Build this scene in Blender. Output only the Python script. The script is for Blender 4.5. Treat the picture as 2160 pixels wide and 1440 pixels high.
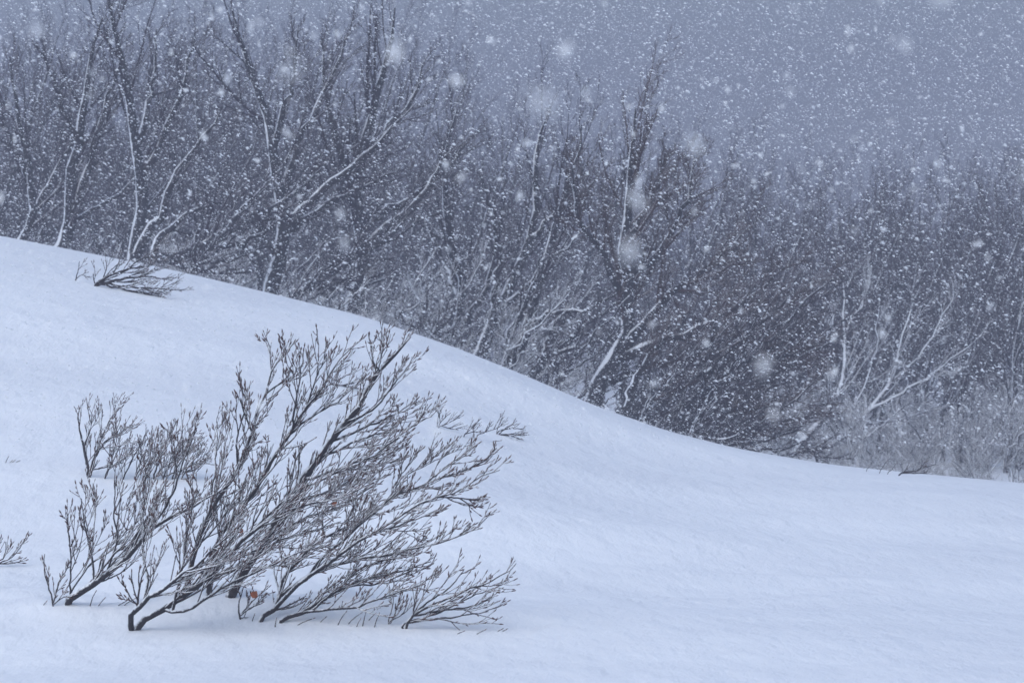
import bpy, math
import numpy as np

for o in list(bpy.data.objects):
    bpy.data.objects.remove(o)
SC = bpy.context.scene
COL = SC.collection
RNG = np.random.default_rng(7)

# ------------------------------------------------------------------ camera
CAM_Z = 1.30
K = 0.2633 / 2160.0            # one photo pixel as a slope: everything below is laid out by bearing, rise and distance
cam_d = bpy.data.cameras.new("camera")
cam_d.sensor_width = 36.0
cam_d.lens = 36.0 / 0.2633
cam_d.clip_start = 0.1
cam_d.clip_end = 3000.0
cam_d.dof.use_dof = True
cam_d.dof.focus_distance = 17.5
cam_d.dof.aperture_fstop = 11.0
cam = bpy.data.objects.new("camera", cam_d)
cam.location = (0, 0, CAM_Z)
cam.rotation_euler = (math.radians(90), 0, 0)
COL.objects.link(cam)
SC.camera = cam

# ------------------------------------------------------------------ sky, sun, exposure
SUN_EL, SUN_AZ = math.radians(48), math.radians(200)
world = bpy.data.worlds.new("World")
SC.world = world
world.use_nodes = True
nt = world.node_tree
bg = nt.nodes["Background"]
sky = nt.nodes.new("ShaderNodeTexSky")
sky.sky_type = 'NISHITA'
sky.sun_disc = False
sky.sun_elevation = SUN_EL
sky.sun_rotation = SUN_AZ
sky.air_density = 1.0
sky.dust_density = 1.5
sky.ozone_density = 2.0
nt.links.new(sky.outputs[0], bg.inputs[0])
bg.inputs[1].default_value = 0.12
sun_d = bpy.data.lights.new("sun", 'SUN')
sun_d.energy = 0.7
sun_d.angle = math.radians(90)
sun_d.color = (1.0, 1.0, 0.90)
sun = bpy.data.objects.new("sun", sun_d)
sun.rotation_euler = (math.radians(90) - SUN_EL, 0, math.pi - SUN_AZ)
COL.objects.link(sun)
SC.view_settings.view_transform = 'Standard'
SC.view_settings.look = 'None'
SC.view_settings.gamma = 1.0
SC.view_settings.use_curve_mapping = False
SC.view_settings.exposure = 1.13
cy = SC.cycles
cy.max_bounces = 5
cy.diffuse_bounces = 3
cy.glossy_bounces = 1
cy.volume_bounces = 1
cy.transparent_max_bounces = 4
cy.use_denoising = True
cy.denoising_prefilter = 'ACCURATE'
cy.use_adaptive_sampling = False

# ------------------------------------------------------------------ materials
def lnk(t, a, b):
    t.links.new(a, b)

def noise_node(t, scale, detail=3.0, rough=0.5, src=None, stretch=None):
    n = t.nodes.new("ShaderNodeTexNoise")
    n.inputs["Scale"].default_value = scale
    n.inputs["Detail"].default_value = detail
    n.inputs["Roughness"].default_value = rough
    if src is not None:
        if stretch is not None:
            m = t.nodes.new("ShaderNodeMapping")
            m.inputs["Scale"].default_value = stretch
            lnk(t, src, m.inputs["Vector"])
            src = m.outputs[0]
        lnk(t, src, n.inputs["Vector"])
    return n

def ramp(t, src, p0, p1, c0=(0, 0, 0, 1), c1=(1, 1, 1, 1)):
    r = t.nodes.new("ShaderNodeValToRGB")
    r.color_ramp.elements[0].position = p0
    r.color_ramp.elements[1].position = p1
    r.color_ramp.elements[0].color = c0
    r.color_ramp.elements[1].color = c1
    lnk(t, src, r.inputs[0])
    return r

def new_mat(name):
    m = bpy.data.materials.new(name)
    m.use_nodes = True
    return m, m.node_tree, m.node_tree.nodes["Principled BSDF"]

SNOW = (0.80, 0.83, 0.87, 1)

def mat_snow_ground():
    m, t, b = new_mat("drifted_snow")
    tc = t.nodes.new("ShaderNodeTexCoord")
    P = tc.outputs["Object"]
    broad = noise_node(t, 1.0, 3, 0.5, P, (0.5, 0.7, 1))
    r = ramp(t, broad.outputs[0], 0.35, 0.68, (0.765, 0.795, 0.835, 1), (0.85, 0.88, 0.91, 1))
    lnk(t, r.outputs[0], b.inputs["Base Color"])
    b.inputs["Roughness"].default_value = 0.65
    b.inputs["Specular IOR Level"].default_value = 0.25
    rip = noise_node(t, 1.0, 4, 0.55, P, (9.0, 3.2, 6))
    grain = noise_node(t, 45.0, 3, 0.6, P)
    mid = noise_node(t, 1.0, 3, 0.5, P, (2.0, 1.1, 2))
    b1 = t.nodes.new("ShaderNodeBump"); b1.inputs["Strength"].default_value = 0.6; b1.inputs["Distance"].default_value = 0.06
    lnk(t, mid.outputs[0], b1.inputs["Height"])
    b2 = t.nodes.new("ShaderNodeBump"); b2.inputs["Strength"].default_value = 1.0; b2.inputs["Distance"].default_value = 0.030
    lnk(t, rip.outputs[0], b2.inputs["Height"]); lnk(t, b1.outputs[0], b2.inputs["Normal"])
    b3 = t.nodes.new("ShaderNodeBump"); b3.inputs["Strength"].default_value = 0.25; b3.inputs["Distance"].default_value = 0.006
    lnk(t, grain.outputs[0], b3.inputs["Height"]); lnk(t, b2.outputs[0], b3.inputs["Normal"])
    lnk(t, b3.outputs[0], b.inputs["Normal"])
    return m

def mat_bark(name, dark, light, lo, hi, patch, wdir=(-0.72, -0.22, 0.66), nscale=18.0):
    """bark with rime and blown snow stuck to the faces that look into the wind and up"""
    m, t, b = new_mat(name)
    tc = t.nodes.new("ShaderNodeTexCoord")
    P = tc.outputs["Object"]
    nb = noise_node(t, nscale * 1.6, 4, 0.6, P)
    bark = ramp(t, nb.outputs[0], 0.3, 0.72, dark + (1,), light + (1,))
    g = t.nodes.new("ShaderNodeNewGeometry")
    dt = t.nodes.new("ShaderNodeVectorMath"); dt.operation = 'DOT_PRODUCT'
    w = np.array(wdir) / np.linalg.norm(wdir)
    dt.inputs[1].default_value = tuple(w)
    lnk(t, g.outputs["Normal"], dt.inputs[0])
    ns = noise_node(t, nscale, 4, 0.65, P)
    ma = t.nodes.new("ShaderNodeMath"); ma.operation = 'MULTIPLY_ADD'
    ma.inputs[1].default_value = patch; ma.inputs[2].default_value = -patch * 0.5
    lnk(t, ns.outputs[0], ma.inputs[0])
    ad = t.nodes.new("ShaderNodeMath"); ad.operation = 'ADD'
    lnk(t, dt.outputs["Value"], ad.inputs[0]); lnk(t, ma.outputs[0], ad.inputs[1])
    mr = t.nodes.new("ShaderNodeMapRange"); mr.interpolation_type = 'SMOOTHSTEP'
    mr.inputs["From Min"].default_value = lo; mr.inputs["From Max"].default_value = hi
    lnk(t, ad.outputs[0], mr.inputs["Value"])
    mx = t.nodes.new("ShaderNodeMix"); mx.data_type = 'RGBA'
    lnk(t, mr.outputs[0], mx.inputs["Factor"])
    lnk(t, bark.outputs[0], mx.inputs["A"])
    mx.inputs["B"].default_value = SNOW
    lnk(t, mx.outputs["Result"], b.inputs["Base Color"])
    b.inputs["Roughness"].default_value = 0.8
    b.inputs["Specular IOR Level"].default_value = 0.2
    bp = t.nodes.new("ShaderNodeBump"); bp.inputs["Strength"].default_value = 0.5; bp.inputs["Distance"].default_value = 0.004
    lnk(t, ns.outputs[0], bp.inputs["Height"]); lnk(t, bp.outputs[0], b.inputs["Normal"])
    return m

def mat_plain(name, c0, c1, scale, rough=0.7):
    m, t, b = new_mat(name)
    tc = t.nodes.new("ShaderNodeTexCoord")
    n = noise_node(t, scale, 3, 0.6, tc.outputs["Object"])
    r = ramp(t, n.outputs[0], 0.3, 0.7, c0 + (1,), c1 + (1,))
    lnk(t, r.outputs[0], b.inputs["Base Color"])
    b.inputs["Roughness"].default_value = rough
    return m

M_GROUND = mat_snow_ground()
M_STEM = mat_bark("rimed_shrub_bark", (0.014, 0.013, 0.016), (0.042, 0.037, 0.042), 0.50, 0.95, 1.4, nscale=60.0)
M_SHOOT = mat_bark("rimed_shoot_bark", (0.020, 0.013, 0.014), (0.044, 0.028, 0.029), 0.30, 0.82, 0.9, nscale=70.0)
M_BARESHOOT = mat_bark("bare_shoot_bark", (0.014, 0.012, 0.014), (0.036, 0.029, 0.032), 0.72, 1.1, 0.7, nscale=70.0)
M_BUD = mat_bark("brown_bud", (0.040, 0.016, 0.014), (0.100, 0.042, 0.034), 0.45, 0.95, 0.7, nscale=90.0)
M_TRUNK = mat_bark("snow_plastered_bark", (0.012, 0.013, 0.018), (0.040, 0.040, 0.050), 0.72, 0.86, 1.6, wdir=(-0.95, -0.12, 0.28), nscale=2.6)
M_LIMB = mat_bark("snowy_limb_bark", (0.012, 0.012, 0.017), (0.040, 0.037, 0.044), 0.58, 0.80, 1.3, wdir=(-0.72, -0.1, 0.62), nscale=12.0)
M_CROWN = mat_bark("dark_twig_bark", (0.013, 0.010, 0.018), (0.034, 0.026, 0.040), 0.85, 1.1, 0.6, nscale=9.0)
M_FARTRUNK = mat_bark("hazy_bark", (0.012, 0.012, 0.017), (0.036, 0.034, 0.042), 0.70, 0.88, 1.2, wdir=(-0.9, -0.1, 0.35), nscale=4.0)
M_BROWNCROWN = mat_bark("brown_twig_bark", (0.026, 0.015, 0.016), (0.066, 0.040, 0.042), 0.85, 1.1, 0.6, nscale=9.0)
M_WHITETRUNK = mat_bark("snow_crusted_bark", (0.03, 0.03, 0.04), (0.08, 0.08, 0.09), -0.05, 0.6, 1.1, nscale=7.0)
M_WHITECROWN = mat_bark("snow_crusted_twig", (0.025, 0.022, 0.028), (0.07, 0.06, 0.065), 0.0, 0.5, 1.0, nscale=8.0)
M_FLAKE = mat_plain("snowflake_ice", (0.75, 0.77, 0.80), (0.83, 0.85, 0.88), 200.0, 0.6)
M_LEAF = mat_plain("dry_orange_leaf", (0.20, 0.045, 0.012), (0.36, 0.10, 0.025), 60.0, 0.6)

# ------------------------------------------------------------------ noise and terrain
class VNoise:
    def __init__(self, seed):
        self.t = np.random.default_rng(seed).uniform(-1, 1, (256, 256))
    def __call__(self, x, y):
        xi = np.floor(x).astype(int); yi = np.floor(y).astype(int)
        fx = x - xi; fy = y - yi
        fx = fx * fx * fx * (fx * (fx * 6 - 15) + 10); fy = fy * fy * fy * (fy * (fy * 6 - 15) + 10)
        t = self.t
        a = t[xi & 255, yi & 255]; b = t[(xi + 1) & 255, yi & 255]
        c = t[xi & 255, (yi + 1) & 255]; d = t[(xi + 1) & 255, (yi + 1) & 255]
        return (a * (1 - fx) + b * fx) * (1 - fy) + (c * (1 - fx) + d * fx) * fy
N1, N2, N3 = VNoise(1), VNoise(2), VNoise(3)

CREST_X = np.array([-900, -300, 0, 130, 340, 560, 760, 960, 1110, 1250, 1400, 1550, 1750, 2000, 2160, 2500, 3200.])
CREST_Y = np.array([400, 455, 503, 528, 570, 620, 666, 738, 800, 862, 914, 950, 982, 1006, 1020, 1040, 1060.])
_xs = np.linspace(-900, 3200, 411)
_cy = np.interp(_xs, CREST_X, CREST_Y)
_k = np.hanning(17); _k /= _k.sum()
_cy = np.convolve(np.pad(_cy, 8, mode='edge'), _k, mode='valid')

def smooth01(t):
    t = np.clip(t, 0, 1)
    return t * t * (3 - 2 * t)

Y0 = 14.8
STEM_PITS = [(-1.665, 14.98, .14, .05), (-1.42, 14.66, .18, .075), (-.93, 14.76, .20, .07), (-.40, 14.68, .14, .05), (-1.04, 14.78, .10, .04), (-1.2, 14.95, .2, .06)]
def terrain(X, Y):
    X = np.asarray(X, float); Y = np.asarray(Y, float)
    Ys = np.maximum(Y, 8.0)
    xp = np.clip(1080 + X / Ys / K, -900, 3200)
    C = np.interp(xp, _xs, _cy)
    Yc = 28.0 - 2.5 * (np.clip(xp, 0, 2160) / 2160)
    base = 1318.0
    t = (Ys - Y0) / (Yc - Y0)
    sft = 0.06                                     # soft knee where the flat foreground turns up into the mound
    tt = 0.5 * (t + np.sqrt(t * t + sft * sft)) - sft * 0.5 * 0
    tt = np.clip(tt, 0, 1)
    f = 1 - (1 - tt) ** 1.8
    ypx = base + (C - base) * f
    over = np.maximum(Ys - Yc, 0)
    ypx = ypx + 2.2 * over ** 2
    z = -(ypx - 720) * K * Ys
    front = smooth01((Y0 + 0.3 - Ys) / 2.2)
    z = z * (1 - front) + front * (-1.10 - 0.010 * (Y0 - Y))
    zc = -(C - 720) * K * Yc
    zv = zc - 0.55 - 0.004 * np.maximum(Y - Yc, 0).clip(0, 60)
    w = smooth01((Y - Yc - 0.5) / 9.0)
    z = np.where(Y > Yc, np.maximum(z, zv - 0.3) * (1 - w) + zv * w, z)
    # soft drifts, a low lip round the shrub and wind scour
    near = smooth01((34 - Y) / 6)
    far = smooth01((Y - 34) / 10)
    lip = np.exp(-((Y - 14.55 - 0.1 * N3(X * 1.3, X * 0)) / 0.28) ** 2) * smooth01((X + 2.4) / 0.5) * smooth01((0.35 - X) / 0.5)
    z = z + near * (0.055 * N1(X * 0.36 + 3, Y * 0.62) + 0.015 * N2(X * 1.3, Y * 0.9) * smooth01((26 - Y) / 3))
    z = z + lip * (0.012 + 0.026 * N2(X * 3.1 + 9, Y * 2.6) + 0.012 * N1(X * 8, Y * 7)) - 0.02 * np.exp(-((Y - 15.4) / 0.4) ** 2) * smooth01((X + 2.2) / .4) * smooth01((0.2 - X) / .4)
    east = smooth01((X - 0.0) / 0.9)
    for dy0, dw, dh in ((15.75, .20, .020), (16.6, .26, .026), (17.9, .35, .030), (19.4, .5, .030)):
        dd = Y - dy0 - 0.16 * X - 0.25 * N2(X * 0.8 + dy0, Y * 0)
        z = z + east * dh * np.exp(-(dd / np.where(dd < 0, dw * 1.5, dw * .55)) ** 2) * (0.6 + 0.5 * N3(X * .9, Y * 0 + dy0))
    for bx, by, br, bd in STEM_PITS:
        d2 = (X - bx) ** 2 + ((Y - by) * 0.8) ** 2
        z = z - bd * np.exp(-d2 / br ** 2) + bd * 0.45 * np.exp(-((np.sqrt(d2) - br * 2.1) / (br * .8)) ** 2)
    z = z + 0.10 * far * N1(X * 0.25, Y * 0.25)
    return z + CAM_Z

def P(x, y, Y):
    """the point at distance Y on the bearing and rise of photo pixel x, y"""
    return np.array([(x - 1080) * K * Y, Y, CAM_Z - (y - 720) * K * Y])

_YY = np.linspace(11, 27.5, 1651)
def ground_pick(x, y):
    zz = CAM_Z - (y - 720) * K * _YY
    g = terrain((x - 1080) * K * _YY, _YY)
    hit = np.nonzero(g >= zz)[0]
    return float(_YY[hit[0]]) if len(hit) else 26.0

# ------------------------------------------------------------------ mesh building
def make_mesh(name, verts, quads, mats, midx=None, smooth=True):
    me = bpy.data.meshes.new(name)
    nv, nf = len(verts), len(quads)
    s = quads.shape[1]
    me.vertices.add(nv); me.loops.add(nf * s); me.polygons.add(nf)
    me.vertices.foreach_set("co", np.ascontiguousarray(verts, np.float32).ravel())
    me.loops.foreach_set("vertex_index", np.ascontiguousarray(quads, np.int32).ravel())
    me.polygons.foreach_set("loop_start", np.arange(0, nf * s, s, dtype=np.int32))
    for m in mats:
        me.materials.append(m)
    if midx is not None:
        me.polygons.foreach_set("material_index", np.ascontiguousarray(midx, np.int32))
    me.polygons.foreach_set("use_smooth", np.full(nf, smooth, bool))
    me.update(calc_edges=True)
    return me

def link(name, data, parent=None, loc=None):
    o = bpy.data.objects.new(name, data)
    COL.objects.link(o)
    if loc is not None:
        o.location = loc
    if parent is not None:
        o.parent = parent
    return o

def tag(o, label=None, cat=None, group=None, kind=None):
    if label: o["label"] = label
    if cat: o["category"] = cat
    if group: o["group"] = group
    if kind: o["kind"] = kind
    return o

def thing(name, loc, label, cat, group=None):
    return tag(link(name, None, None, tuple(float(v) for v in loc)), label, cat, group)

def nrm(v):
    return v / np.maximum(np.linalg.norm(v, axis=-1, keepdims=True), 1e-9)

def tubes(pts, rad, S):
    """(N,K,3) centre lines and (N,K) radii -> vertices, quads"""
    N, Kp, _ = pts.shape
    tan = np.empty_like(pts)
    tan[:, 1:-1] = pts[:, 2:] - pts[:, :-2]
    tan[:, 0] = pts[:, 1] - pts[:, 0]
    tan[:, -1] = pts[:, -1] - pts[:, -2]
    tan = nrm(tan)
    ref = np.zeros_like(tan); ref[..., 1] = 1.0
    bad = np.abs(tan[..., 1]) > 0.93
    ref[bad] = (1, 0, 0)
    u = nrm(np.cross(tan, ref)); v = np.cross(tan, u)
    a = np.arange(S) * 2 * np.pi / S
    ring = u[:, :, None, :] * np.cos(a)[None, None, :, None] + v[:, :, None, :] * np.sin(a)[None, None, :, None]
    V = pts[:, :, None, :] + ring * rad[:, :, None, None]
    idx = np.arange(N * Kp * S).reshape(N, Kp, S)
    A = idx[:, :-1, :]; B = np.roll(A, -1, axis=2)
    D = idx[:, 1:, :]; E = np.roll(D, -1, axis=2)
    Q = np.stack([A, D, E, B], -1).reshape(-1, 4)
    return V.reshape(-1, 3), Q

def spindles(base, d, L, R):
    """little pointed buds: a four-sided spindle each"""
    N = len(base)
    ts = np.array([0.0, 0.35, 0.7, 1.0]); rs = np.array([0.45, 1.0, 0.75, 0.06])
    pts = base[:, None, :] + d[:, None, :] * (ts[None, :, None] * L[:, None, None])
    return tubes(pts, R[:, None] * rs[None], 4)

class Soup:
    def __init__(self): self.v, self.q, self.m, self.n = [], [], [], 0
    def add(self, V, Q, m=0):
        self.v.append(V); self.q.append(Q + self.n); self.m.append(np.full(len(Q), m)); self.n += len(V)
    def mesh(self, name, mats):
        return make_mesh(name, np.concatenate(self.v), np.concatenate(self.q), mats, np.concatenate(self.m))

def resample(poly, n, rng, wob=0.0):
    poly = np.asarray(poly, float)
    seg = np.linalg.norm(np.diff(poly, axis=0), axis=1)
    s = np.concatenate([[0], np.cumsum(seg)])
    # Catmull-Rom through the given points
    out = []
    for u in np.linspace(0, s[-1], n):
        i = min(np.searchsorted(s, u, side='right') - 1, len(seg) - 1); i = max(i, 0)
        f = (u - s[i]) / max(seg[i], 1e-9)
        p1, p2 = poly[i], poly[i + 1]
        p0 = poly[i - 1] if i > 0 else 2 * p1 - p2
        p3 = poly[i + 2] if i + 2 < len(poly) else 2 * p2 - p1
        out.append(0.5 * (2 * p1 + (p2 - p0) * f + (2 * p0 - 5 * p1 + 4 * p2 - p3) * f * f + (3 * p1 - p0 - 3 * p2 + p3) * f ** 3))
    out = np.array(out)
    if wob:
        w = rng.normal(0, wob, out.shape); w[0] = 0
        out += w
    return out

def sample_on(pts, rad, pid, t):
    Kp = pts.shape[1]
    f = t * (Kp - 1); i = np.minimum(f.astype(int), Kp - 2); f = (f - i)
    a = pts[pid, i]; b = pts[pid, i + 1]
    r = rad[pid, i] * (1 - f) + rad[pid, i + 1] * f
    return a + (b - a) * f[:, None], nrm(b - a), r

def grow(pts, rad, rng, n, Kc, t0, t1, length, ang, bias, pull, gnarl, rmul, rmin, rmax, taper=0.3, flat=1.0, upturn=0.0, zig=0.0, absolute=False):
    """side shoots off every centre line: length is (lo, hi) in parent lengths, bias the wind-swept direction"""
    N = len(pts)
    pid = np.repeat(np.arange(N), n)
    slot = np.tile(np.arange(n), N)
    M = len(pid)
    t = t0 + (t1 - t0) * (slot + rng.uniform(0.1, 0.9, M)) / n
    base, tan, r = sample_on(pts, rad, pid, t)
    plen = np.linalg.norm(np.diff(pts, axis=1), axis=2).sum(1)[pid]
    if absolute:
        L = np.minimum(rng.uniform(length[0], length[1], M) * (1.18 - 0.92 * t), plen * 0.75)
    else:
        L = plen * rng.uniform(length[0], length[1], M) * (1.08 - 0.62 * t)
    rv = rng.normal(0, 1, (M, 3)); rv[:, 1] *= flat
    perp = nrm(rv - (rv * tan).sum(1, keepdims=True) * tan)
    a = rng.uniform(ang[0], ang[1], M)[:, None]
    bias = np.asarray(bias, float)
    bz = bias[pid] if bias.ndim == 2 else bias
    d = nrm(tan * np.cos(a) + perp * np.sin(a) + bz * pull)
    C = np.empty((M, Kc, 3)); C[:, 0] = base
    st = (L / (Kc - 1))[:, None]
    up = np.array([0, 0, 1.0])
    zz = nrm(np.cross(d, rng.normal(0, 1, (M, 3))))
    for k in range(1, Kc):
        C[:, k] = C[:, k - 1] + d * st
        s = 1 if k % 2 else -1
        d = nrm(d + bz * pull * 0.35 + up * upturn + rng.normal(0, gnarl, (M, 3)) + zz * zig * s)
    r0 = np.clip(r * rng.uniform(rmul[0], rmul[1], M), rmin, rmax)
    rr = r0[:, None] * np.linspace(1, taper, Kc)[None]
    return C, rr, pid

# ------------------------------------------------------------------ the snow ground, one sheet to the horizon
def axis(parts):
    out = []
    for a, b, n in parts:
        out.append(np.linspace(a, b, n, endpoint=False))
    return np.concatenate(out + [[parts[-1][1]]])
gx = axis([(-420, -60, 14), (-60, -16, 16), (-16, -4.4, 40), (-4.4, 4.4, 190), (4.4, 16, 40), (16, 60, 16), (60, 420, 14)])
gy = axis([(-30, 8, 14), (8, 11.5, 22), (11.5, 20, 210), (20, 31, 170), (31, 60, 60), (60, 120, 24), (120, 480, 20)])
GX, GY = np.meshgrid(gx, gy)
GZ = terrain(GX, GY)
gv = np.stack([GX, GY, GZ], -1).reshape(-1, 3)
ii = np.arange(len(gx) * len(gy)).reshape(len(gy), len(gx))
gq = np.stack([ii[:-1, :-1], ii[:-1, 1:], ii[1:, 1:], ii[1:, :-1]], -1).reshape(-1, 4)
tag(link("snow_ground", make_mesh("snow_ground", gv, gq, [M_GROUND])), kind="structure")

# ------------------------------------------------------------------ haze: the snow-filled air
def haze():
    x0, x1, y0, y1, z0, z1 = -430, 430, -40, 490, -2.6, 36.0
    v = np.array([[x, y, z] for x in (x0, x1) for y in (y0, y1) for z in (z0, z1)], float)
    q = np.array([[0, 1, 3, 2], [4, 6, 7, 5], [0, 4, 5, 1], [2, 3, 7, 6], [0, 2, 6, 4], [1, 5, 7, 3]])
    m = bpy.data.materials.new("snow_filled_air")
    m.use_nodes = True
    t = m.node_tree
    t.nodes.clear()
    out = t.nodes.new("ShaderNodeOutputMaterial")
    pv = t.nodes.new("ShaderNodeVolumePrincipled")
    pv.inputs["Color"].default_value = (0.36, 0.37, 0.44, 1)
    pv.inputs["Density"].default_value = 0.0084
    pv.inputs["Anisotropy"].default_value = 0.0
    t.links.new(pv.outputs[0], out.inputs["Volume"])
    tag(link("haze", make_mesh("haze", v, q, [m], smooth=False)), kind="stuff")
haze()

# ------------------------------------------------------------------ trees
TW = nrm(np.array([0.62, 0.0, 0.78]))

def crown_mesh(limbs, rng, mats, dens=1.0, bias=TW, fine=(9, 6, 4), rmin=0.0026, blen=(0.26, 0.50), t0=0.34):
    """bare twigs of three orders on the given limb centre lines [(pts, rad)]"""
    s = Soup()
    Kp = 14
    pts = np.array([p for p, r in limbs]); rad = np.array([r for p, r in limbs])
    n1 = max(3, int(round(fine[0] * dens)))
    lb = nrm(nrm(pts[:, -1] - pts[:, Kp // 2]) * 0.6 + bias * 0.6)
    c1, r1, p1 = grow(pts, rad, rng, n1, 8, t0, 1.0, blen, (0.25, 0.95), lb, 0.20, 0.06, (0.3, 0.5), rmin * 1.8, 0.03, 0.25, 1.0, 0.02, 0.03)
    s.add(*tubes(c1, r1, 4), m=0)
    b1 = lb[p1]
    c2, r2, p2 = grow(c1, r1, rng, fine[1], 6, 0.10, 1.0, (0.26, 0.58), (0.3, 0.95), b1, 0.16, 0.07, (0.45, 0.7), rmin * 1.3, 0.015, 0.45, 1.0, 0.02, 0.06)
    s.add(*tubes(c2, r2, 3), m=0)
    b2 = b1[p2]
    c3, r3, p3 = grow(c2, r2, rng, fine[2], 4, 0.10, 1.0, (0.30, 0.70), (0.3, 0.9), b2, 0.13, 0.08, (0.5, 0.8), rmin, 0.006, 0.6, 1.0, 0.03, 0.06)
    s.add(*tubes(c3, r3, 3), m=0)
    return s.mesh("crown", mats)

def limb_rad(n, r0, r1, ex=0.85):
    return r1 + (r0 - r1) * (1 - np.linspace(0, 1, n)) ** ex

def traced_tree(name, label, Y, trunk, limbs, r0, rng, mats=(M_TRUNK, M_LIMB, M_CROWN), dens=1.0, depth=0.9, fine=(9, 6, 4), cat="tree", group=None, bias=TW):
    """a tree drawn stem by stem at distance Y; trunk and limbs are (points, radius factor)"""
    x0, y0 = trunk[0]
    X = (x0 - 1080) * K * Y
    gz = terrain(X, Y) - 0.05
    def to_world(poly, dy, Yb):
        n = len(poly)
        return np.array([P(x, y, Yb + dy * (i / max(n - 1, 1))) for i, (x, y) in enumerate(poly)])
    w = to_world(trunk, rng.uniform(-0.4, 0.4), Y)
    if w[0][2] > gz + 0.05:                       # carry the trunk down behind the mound to its own ground
        dx = (w[0] - w[1]); dx = dx / max(abs(dx[2]), 0.05) * (w[0][2] - gz)
        foot = w[0] + np.array([np.clip(dx[0], -0.8, 0.8), 0, gz - w[0][2]])
        w = np.vstack([[foot], w])
    base = w[0].copy(); base[2] = gz
    root = thing(name, base, label, cat, group)
    tp = resample(w, 14, rng, 0.012) - base
    r0 *= 1.25
    tr = limb_rad(14, r0, 0.007); tr[0] *= 1.25
    all_l = [(tp, tr)]
    link("trunk", SoupTube(tp, tr, 8, mats[0], "trunk"), root)
    for poly, f in limbs:
        # start at the nearest point of the trunk or of an earlier limb
        st = P(*poly[0], Y)
        best = None
        for (lp, lr) in all_l:
            dd = np.abs(lp[:, 0] + base[0] - st[0]) + np.abs(lp[:, 2] + base[2] - st[2])
            j = int(dd.argmin())
            if best is None or dd[j] < best[0]:
                best = (dd[j], lp[j] + base, lr[j])
        lw = to_world(poly, rng.uniform(-depth, depth), best[1][1] if best[0] < 0.5 else Y + rng.uniform(-.5, .5))
        if best[0] < 0.5:
            lw[0] = best[1]
            rr = min(r0 * f, best[2] * 0.9)
        else:
            g2 = terrain(lw[0][0], lw[0][1]) - 0.05
            if lw[0][2] > g2:
                lw = np.vstack([[lw[0] + np.array([-(lw[0][2] - g2) * 0.5, 0, g2 - lw[0][2]])], lw])
            rr = r0 * f
        lp = resample(lw, 14, rng, 0.014) - base
        lr = limb_rad(14, max(rr * .85, 0.011), 0.005)
        all_l.append((lp, lr))
        link("limb", SoupTube(lp, lr, 6, mats[1], "limb"), root)
    c = link("crown", crown_mesh(all_l, rng, [mats[2]], dens, bias, fine), root)
    c["kind"] = "stuff"
    return root

def SoupTube(p, r, S, mat, name):
    V, Q = tubes(p[None], r[None], S)
    return make_mesh(name, V, Q, [mat])

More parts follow.
